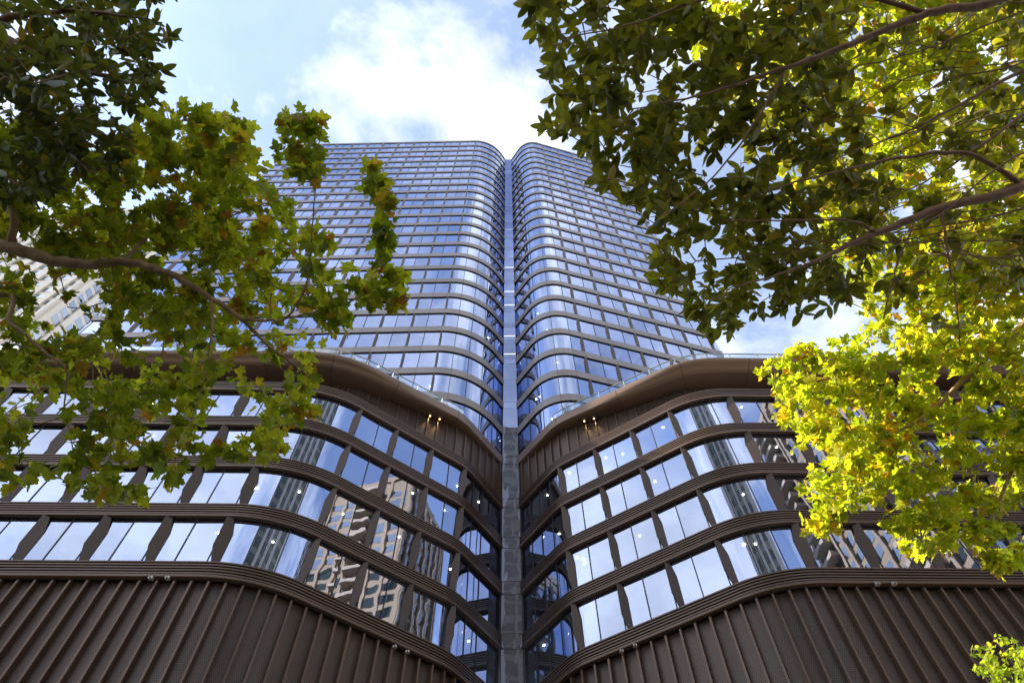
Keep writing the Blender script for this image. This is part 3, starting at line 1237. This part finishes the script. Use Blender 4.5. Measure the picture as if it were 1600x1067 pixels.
def tree(name, label, base, limbs, regions, leafkind, leafmat_, bark, size, per, seed, twig_r=0.006, wind=(0.5, 0.1, -0.25), flat=0.8, rosette=False, group=None, holes=()):
    rg = random.Random(seed)
    t = thing(name, label, 'tree', base, group)
    B = Vector(base)
    nodes = []                    # positions that twigs may start from
    # trunk and limbs
    for li, limb in enumerate(limbs):
        pts = curve_pts(limb, 7)
        jit = []
        for i, p in enumerate(pts):
            f = 0.0 if i in (0, len(pts) - 1) else 1.0
            w = 0.16 * p[3] + 0.004
            jit.append((p[0] + rg.uniform(-w, w) * f, p[1] + rg.uniform(-w, w) * f, p[2] + rg.uniform(-w, w) * f))
        mb = MB()
        rad = [max(0.004, p[3] * (1 + rg.uniform(-0.035, 0.05))) for p in pts]
        tube(mb, [Vector(p) - B for p in jit], rad, 9)
        mb.build('trunk' if li == 0 else 'limb', bark, t, smooth=True)
        for p, r_ in zip(jit, rad):
            if r_ < 0.07 or li > 0:
                nodes.append(Vector(p))
    # leaf clusters
    clusters = []
    for poly, n, d0, d1, thin, *rest_ in regions:
        rper = rest_[0] if rest_ else per
        xs = [p[0] for p in poly]
        ys = [p[1] for p in poly]
        c = tries = 0
        while c < n and tries < n * 40:
            tries += 1
            x, y = rg.uniform(min(xs), max(xs)), rg.uniform(min(ys), max(ys))
            if not in_poly(x, y, poly):
                continue
            if any(((x - h[0]) / h[2]) ** 2 + ((y - h[1]) / h[3]) ** 2 < 1 and rg.random() < h[4] for h in holes):
                continue
            d = rg.uniform(d0, d1)
            if thin and noise.noise(Vector((x / 85.0 + seed, y / 85.0, d * 0.5))) < rg.uniform(-0.45, -0.02) * 1.0 + thin:
                continue
            clusters.append((pw(x, y, d), rper))
            c += 1
    # grow twigs: each cluster joins the nearest point of the wood that is already there
    buf = np.zeros((len(nodes) + 3 * len(clusters) + 3, 3))
    nb = len(nodes)
    buf[:nb] = [tuple(n_) for n_ in nodes]
    todo = sorted(clusters, key=lambda c: float(np.min(((buf[:len(nodes)] - np.array(c[0])) ** 2).sum(1))))
    tw = MB()
    leaves = []
    for p, cper in todo:
        d2 = ((buf[:nb] - np.array(p)) ** 2).sum(1)
        src = Vector(buf[int(np.argmin(d2))])
        ln = (p - src).length
        mid = (p + src) / 2 + Vector((rg.uniform(-1, 1), rg.uniform(-1, 1), rg.uniform(-0.2, 1.0))) * ln * 0.12
        r0 = twig_r * (0.7 + min(1.6, ln * 1.1))
        pts = []
        for i in range(5):
            f = i / 4
            q = src * (1 - f) ** 2 + mid * 2 * f * (1 - f) + p * f * f
            pts.append(q)
        tube(tw, [q - B for q in pts], [r0 * (1 - 0.7 * i / 4) for i in range(5)], 4)
        for i in (2, 3, 4):
            buf[nb] = tuple(pts[i])
            nb += 1
        if not cper:
            continue
        ax = (p - src).normalized() if ln > 1e-4 else Vector((0, 0, 1))
        k = max(1, int(round(cper + rg.uniform(-0.45, 0.45) * cper)))
        for j in range(k):
            if rosette:
                at_ = p - ax * rg.uniform(0, 0.10)
                a = 2 * math.pi * (j + rg.random() * 0.7) / k
                ref = ax.cross(Vector((0.3, 0.5, 0.8))).normalized()
                dirv = (ref * math.cos(a) + ax.cross(ref) * math.sin(a)) + ax * rg.uniform(0.1, 1.0)
            else:
                at_ = p.lerp(src, rg.uniform(0.0, min(1.0, 0.6 / max(ln, 0.05)))) + Vector((rg.uniform(-1, 1), rg.uniform(-1, 1), rg.uniform(-1, 1))) * size * 0.6
                dirv = Vector((rg.gauss(0, 1), rg.gauss(0, 1), rg.gauss(0, 0.6)))
            dirv = (dirv + Vector(wind) * 1.0).normalized()
            up = Vector((rg.gauss(0, 0.55), rg.gauss(0, 0.55), flat)).normalized()
            leaves.append((at_, dirv, up, size * rg.uniform(0.45, 1.25), rg.randrange(len(LEAVES[leafkind])), rg.random()))
    tw.build('twigs', bark, t, smooth=True, kind='stuff')
    # rank by size in the picture; the 300 largest are single leaves
    def rank(l):
        x, y, d = to_px(l[0])
        if d < 0.3 or x < -30 or x > 1630 or y < -30 or y > 1097:
            return 0
        return l[3] / d
    leaves.sort(key=rank, reverse=True)
    meshes = []
    for v, (vv, ff) in enumerate(LEAVES[leafkind]):
        me = bpy.data.meshes.new('leaf')
        me.from_pydata(vv, [], ff)
        me.materials.append(MAT[leafmat_])
        for p_ in me.polygons:
            p_.use_smooth = True
        meshes.append(me)
    big = MB()
    rn = []
    for i, (p, dv, up, sz, v, q) in enumerate(leaves):
        yv = dv
        zv = (up - yv * up.dot(yv))
        if zv.length < 1e-3:
            zv = yv.orthogonal()
        zv.normalize()
        xv = yv.cross(zv)
        if i < 300:
            o = bpy.data.objects.new('leaf', meshes[v])
            COL.objects.link(o)
            m = Matrix((xv * sz, yv * sz, zv * sz)).transposed().to_4x4()
            m.translation = p - B
            o.parent = t
            o.matrix_local = m
        else:
            vv, ff = LEAVES[leafkind][v]
            big.add([p - B + (xv * a + yv * b + zv * c) * sz for a, b, c in vv], ff)
            rn += [q] * len(vv)
    if big.v:
        o = big.build('foliage', leafmat_, t, smooth=True, kind='stuff')
        at = o.data.attributes.new('rnd', 'FLOAT', 'POINT')
        at.data.foreach_set('value', rn)
    return t


# left plane tree whose long limb crosses the left third of the picture
HOLES_L = [(100, 478, 75, 52, 0.8), (330, 575, 190, 34, 0.55), (60, 620, 80, 30, 0.4), (470, 420, 40, 60, 0.45), (210, 560, 60, 25, 0.5), (330, 690, 60, 40, 0.4), (55, 715, 45, 25, 0.6)]
tree('plane_tree', 'left plane tree with lobed green leaves on a long pale branch', (-7.2, 2.2, 0),
     [[(-7.2, 2.2, 0, 0.24), (-7.0, 2.3, 2.5, 0.19), (-6.2, 2.2, 4.2, 0.12), px4(-190, 372, 5.2, 0.0578), px4(-60, 375, 5.0, 0.0507), px4(20, 388, 4.9, 0.0450), px4(110, 412, 4.9, 0.0373),
       px4(200, 410, 4.9, 0.0302), px4(265, 428, 4.9, 0.0254), px4(325, 463, 4.9, 0.0204), px4(378, 500, 4.9, 0.0155), px4(425, 545, 4.9, 0.0098), px4(470, 575, 4.9, 0.0042)],
      [px4(15, 385, 4.9, 0.0317), px4(22, 340, 4.9, 0.0232), px4(5, 300, 5.0, 0.0176), px4(-20, 240, 5.1, 0.0126)],
      [px4(195, 410, 4.9, 0.0197), px4(215, 385, 5.0, 0.0141), px4(265, 340, 5.2, 0.0098), px4(330, 290, 5.4, 0.0070), px4(385, 240, 5.5, 0.0042)],
      [px4(378, 498, 4.9, 0.0126), px4(420, 500, 4.8, 0.0098), px4(447, 497, 4.8, 0.0085), px4(480, 440, 4.8, 0.0063), px4(487, 370, 4.8, 0.0050), px4(495, 260, 4.8, 0.0042), px4(502, 200, 4.8, 0.0021)],
      [px4(330, 464, 4.9, 0.0113), px4(331, 510, 4.8, 0.0085), px4(326, 560, 4.8, 0.0063), px4(318, 600, 4.8, 0.0042), px4(290, 680, 4.8, 0.0035), px4(262, 745, 4.8, 0.0021)],
      [(-6.4, 2.3, 4.0, 0.08), px4(-60, 470, 4.9, 0.0282), px4(15, 505, 4.8, 0.0148), px4(70, 550, 4.8, 0.0106), px4(103, 578, 4.8, 0.0085), px4(101, 640, 4.8, 0.0050), px4(120, 720, 4.8, 0.0028)],
      [px4(447, 497, 4.8, 0.0078), px4(520, 480, 4.75, 0.0063), px4(570, 455, 4.7, 0.0056), px4(597, 395, 4.7, 0.0042), px4(600, 330, 4.6, 0.0028), px4(582, 268, 4.6, 0.0020)]],
     [([(-80, 170), (180, 235), (270, 158), (335, 170), (395, 205), (415, 280), (455, 330), (490, 400), (480, 480), (380, 480), (260, 420), (-80, 380)], 640, 4.95, 6.9, -0.06),
      ([(-80, 380), (260, 420), (380, 480), (490, 500), (500, 640), (440, 690), (330, 660), (160, 640), (-80, 660)], 360, 4.9, 6.6, -0.01),
      ([(-80, 650), (60, 660), (95, 740), (40, 765), (-80, 750)], 26, 4.7, 5.6, 0.0),
      ([(120, 640), (330, 650), (460, 690), (430, 705), (310, 720), (250, 770), (190, 790), (120, 770), (90, 700)], 60, 4.7, 5.6, 0.0),
      ([(440, 175), (495, 180), (500, 235), (470, 290), (430, 240)], 24, 4.7, 5.1, 0.0),
      ([(576, 262), (592, 280), (604, 330), (600, 400), (578, 395), (588, 330)], 14, 4.55, 4.8, 0.0),
      ([(540, 425), (600, 400), (630, 425), (640, 468), (600, 480), (560, 465), (520, 450)], 16, 4.55, 4.8, 0.0),
      ([(470, 330), (510, 380), (520, 470), (560, 490), (500, 520), (470, 480)], 22, 4.7, 5.2, 0.0)],
     'plane', 'leaf_plane', 'bark', 0.104, 6, 11, holes=HOLES_L)

# dark tree, top left corner
tree('evergreen_tree', 'dark glossy-leaved evergreen filling the top left corner', (-5.6, -2.6, 0),
     [[(-5.6, -2.6, 0, 0.22), (-5.4, -2.3, 2.4, 0.18), (-4.8, -1.4, 4.4, 0.12), px4(-160, -60, 5.2, 0.07), px4(-30, 40, 5.0, 0.045), px4(80, 90, 4.9, 0.028), px4(170, 120, 4.8, 0.014), px4(235, 110, 4.8, 0.006)],
      [px4(-30, 40, 5.0, 0.03), px4(60, 20, 4.9, 0.022), px4(150, 20, 4.8, 0.014), px4(230, 30, 4.8, 0.006)],
      [px4(-30, 40, 5.0, 0.03), px4(30, 150, 4.8, 0.022), px4(90, 220, 4.7, 0.014), px4(140, 270, 4.6, 0.006)]],
     [([(-80, -70), (262, -70), (268, 60), (255, 140), (225, 190), (185, 265), (130, 295), (40, 315), (-80, 320)], 480, 4.4, 6.2, -0.08),
      ([(-80, -70), (200, -70), (150, 260), (-80, 300)], 24, 3.4, 4.2, 0.0)],
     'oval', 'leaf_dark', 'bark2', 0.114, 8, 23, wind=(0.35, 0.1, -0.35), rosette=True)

# dark broad-leaved tree, upper right
TW = random.Random(5)
TWIGS_R = []
for _i in range(26):
    _y0 = TW.uniform(-160, 420)
    _x1, _y1 = TW.uniform(1040, 1480), 0
    _y1 = _y0 + (1700 - _x1) * TW.uniform(0.02, 0.42) + TW.uniform(-20, 60)
    _y1 = min(_y1, TW.uniform(330, 430))
    _r = TW.uniform(0.0035, 0.008)
    _d = TW.uniform(4.0, 5.0)
    TWIGS_R.append([px4(1760, _y0 - 30, _d + 0.2, _r), px4(lerp(1700, _x1, 0.35), lerp(_y0, _y1, 0.28) + TW.uniform(-32, 32), _d, _r * 0.85),
                    px4(lerp(1700, _x1, 0.7), lerp(_y0, _y1, 0.64) + TW.uniform(-32, 32), _d, _r * 0.6), px4(_x1, _y1, _d - 0.1, _r * 0.3)])
tree('broadleaf_tree', 'dark broad-leaved tree with brown branches reaching in from the upper right', (6.6, -1.5, 0),
     [[(6.6, -1.5, 0, 0.26), (6.5, -1.3, 2.2, 0.2), (6.2, -0.8, 3.8, 0.13), px4(1760, 240, 4.47, 0.0466), px4(1600, 292, 4.30, 0.0339), px4(1470, 325, 4.21, 0.0274), px4(1370, 365, 4.13, 0.0208),
       px4(1300, 395, 4.04, 0.0131), px4(1230, 425, 3.96, 0.0077), px4(1140, 450, 3.87, 0.0033)],
      [(6.2, -0.8, 3.8, 0.10), px4(1720, -60, 4.47, 0.0438), px4(1560, 0, 4.30, 0.0301), px4(1450, 22, 4.21, 0.0246), px4(1330, 70, 4.13, 0.0186), px4(1230, 105, 4.04, 0.0120), px4(1110, 145, 3.96, 0.0071), px4(990, 170, 3.87, 0.0033)],
      [px4(1450, 22, 4.21, 0.0164), px4(1250, -30, 4.13, 0.0137), px4(1100, 0, 4.04, 0.0098), px4(980, 40, 3.96, 0.0054), px4(880, 60, 3.87, 0.0027)],
      [px4(1230, 105, 4.04, 0.0077), px4(1160, 220, 3.96, 0.0060), px4(1100, 290, 3.87, 0.0044), px4(1030, 340, 3.78, 0.0022)],
      [px4(1600, 292, 4.30, 0.0164), px4(1510, 240, 4.21, 0.0131), px4(1390, 250, 4.13, 0.0098), px4(1280, 275, 4.04, 0.0066), px4(1160, 310, 3.96, 0.0033)],
      [px4(1370, 365, 4.13, 0.0087), px4(1330, 345, 4.04, 0.0071), px4(1230, 345, 3.96, 0.0054), px4(1130, 345, 3.87, 0.0027)],
      [px4(1470, 325, 4.21, 0.0087), px4(1482, 400, 4.13, 0.0066), px4(1495, 480, 4.04, 0.0049), px4(1500, 540, 4.04, 0.0027)],
      [px4(1700, 60, 4.39, 0.0164), px4(1560, 130, 4.30, 0.0110), px4(1430, 200, 4.21, 0.0071), px4(1320, 240, 4.13, 0.0033)],
      [px4(1680, 120, 4.39, 0.0137), px4(1570, 200, 4.30, 0.0094), px4(1470, 270, 4.21, 0.0060), px4(1390, 310, 4.13, 0.0027)],
      [px4(1430, 345, 4.13, 0.0066), px4(1400, 420, 4.04, 0.0049), px4(1380, 500, 4.04, 0.0022)]] + TWIGS_R,
     [([(800, -60), (1010, -60), (1180, -60), (1240, 100), (1230, 300), (1190, 500), (1100, 530), (1075, 490), (1020, 440), (1030, 360), (950, 300), (905, 225), (845, 195), (860, 130), (830, 50)], 720, 4.0, 5.6, -0.05),
      ([(1180, -60), (1320, -60), (1330, 120), (1400, 300), (1330, 470), (1250, 500), (1190, 480), (1230, 300), (1240, 100)], 300, 4.2, 5.6, 0.0),
      ([(1320, -60), (1660, -60), (1660, 420), (1480, 540), (1380, 500), (1400, 300)], 170, 4.4, 5.6, 0.02),
      ([(1150, -40), (1650, -40), (1650, 430), (1400, 520), (1200, 420)], 260, 4.0, 5.4, 0.0, 0)],
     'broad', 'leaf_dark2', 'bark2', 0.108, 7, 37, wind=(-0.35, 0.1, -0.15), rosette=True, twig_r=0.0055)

# bright plane tree behind it, in the sun
tree('plane_tree', 'sunlit yellow-green plane tree on the right in front of the podium', (14.5, 5.8, 0),
     [[(14.5, 5.8, 0, 0.32), (14.3, 5.8, 4.0, 0.26), (13.6, 5.9, 8.0, 0.19), px4(1800, 430, 13.6, 0.14), px4(1650, 480, 13.2, 0.10), px4(1560, 540, 13.0, 0.075), px4(1500, 600, 12.8, 0.05), px4(1430, 660, 12.6, 0.03), px4(1330, 700, 12.4, 0.012)],
      [px4(1800, 430, 13.6, 0.11), px4(1700, 260, 13.8, 0.09), px4(1580, 150, 13.8, 0.06), px4(1480, 60, 13.8, 0.04), px4(1380, -20, 13.8, 0.015)],
      [px4(1650, 480, 13.2, 0.07), px4(1540, 420, 13.2, 0.05), px4(1420, 380, 13.2, 0.03), px4(1320, 330, 13.2, 0.012)],
      [px4(1560, 540, 13.0, 0.05), px4(1430, 560, 12.8, 0.035), px4(1300, 590, 12.6, 0.02), px4(1210, 610, 12.5, 0.008)],
      [px4(1650, 480, 13.2, 0.06), px4(1620, 640, 12.8, 0.045), px4(1570, 760, 12.4, 0.028), px4(1530, 850, 12.2, 0.012)]],
     [([(1178, 565), (1215, 550), (1240, 520), (1300, 545), (1390, 500), (1660, 480), (1660, 800), (1570, 790), (1480, 770), (1400, 790), (1290, 800), (1245, 755), (1230, 690), (1195, 640)], 600, 12.0, 14.6, -0.05),
      ([(1250, -60), (1660, -60), (1660, 490), (1390, 500), (1330, 480), (1290, 420), (1260, 300), (1290, 180)], 1250, 12.6, 15.8, -0.12),
      ([(1010, -60), (1260, -60), (1285, 140), (1240, 330), (1190, 200), (1060, 60)], 110, 13.0, 15.6, 0.0),
      ([(1250, 780), (1330, 790), (1300, 835), (1250, 828)], 15, 11.8, 12.6, 0.0),
      ([(1390, 780), (1600, 780), (1610, 880), (1550, 895), (1530, 850), (1450, 870), (1400, 840)], 70, 11.6, 13.0, 0.0)],
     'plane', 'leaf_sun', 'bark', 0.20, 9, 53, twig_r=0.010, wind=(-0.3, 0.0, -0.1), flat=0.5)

# small bright tree crown at the bottom right
tree('street_tree', 'small bright green tree crown at the bottom right edge', (13.2, 15.6, 0),
     [[(13.2, 15.6, 0, 0.16), (13.1, 15.6, 3.0, 0.13), (13.0, 15.5, 6.0, 0.10), px4(1640, 1110, 18.6, 0.06), px4(1600, 1050, 18.5, 0.03), px4(1590, 1015, 18.5, 0.012)],
      [px4(1640, 1110, 18.6, 0.04), px4(1570, 1080, 18.2, 0.02), px4(1540, 1040, 18.1, 0.008)]],
     [([(1522, 1012), (1545, 998), (1570, 990), (1600, 1002), (1650, 985), (1690, 1010), (1690, 1140), (1520, 1140), (1516, 1060)], 150, 17.6, 19.2, 0.0)],
     'small', 'leaf_small', 'bark2', 0.17, 13, 71, twig_r=0.009, flat=0.5)
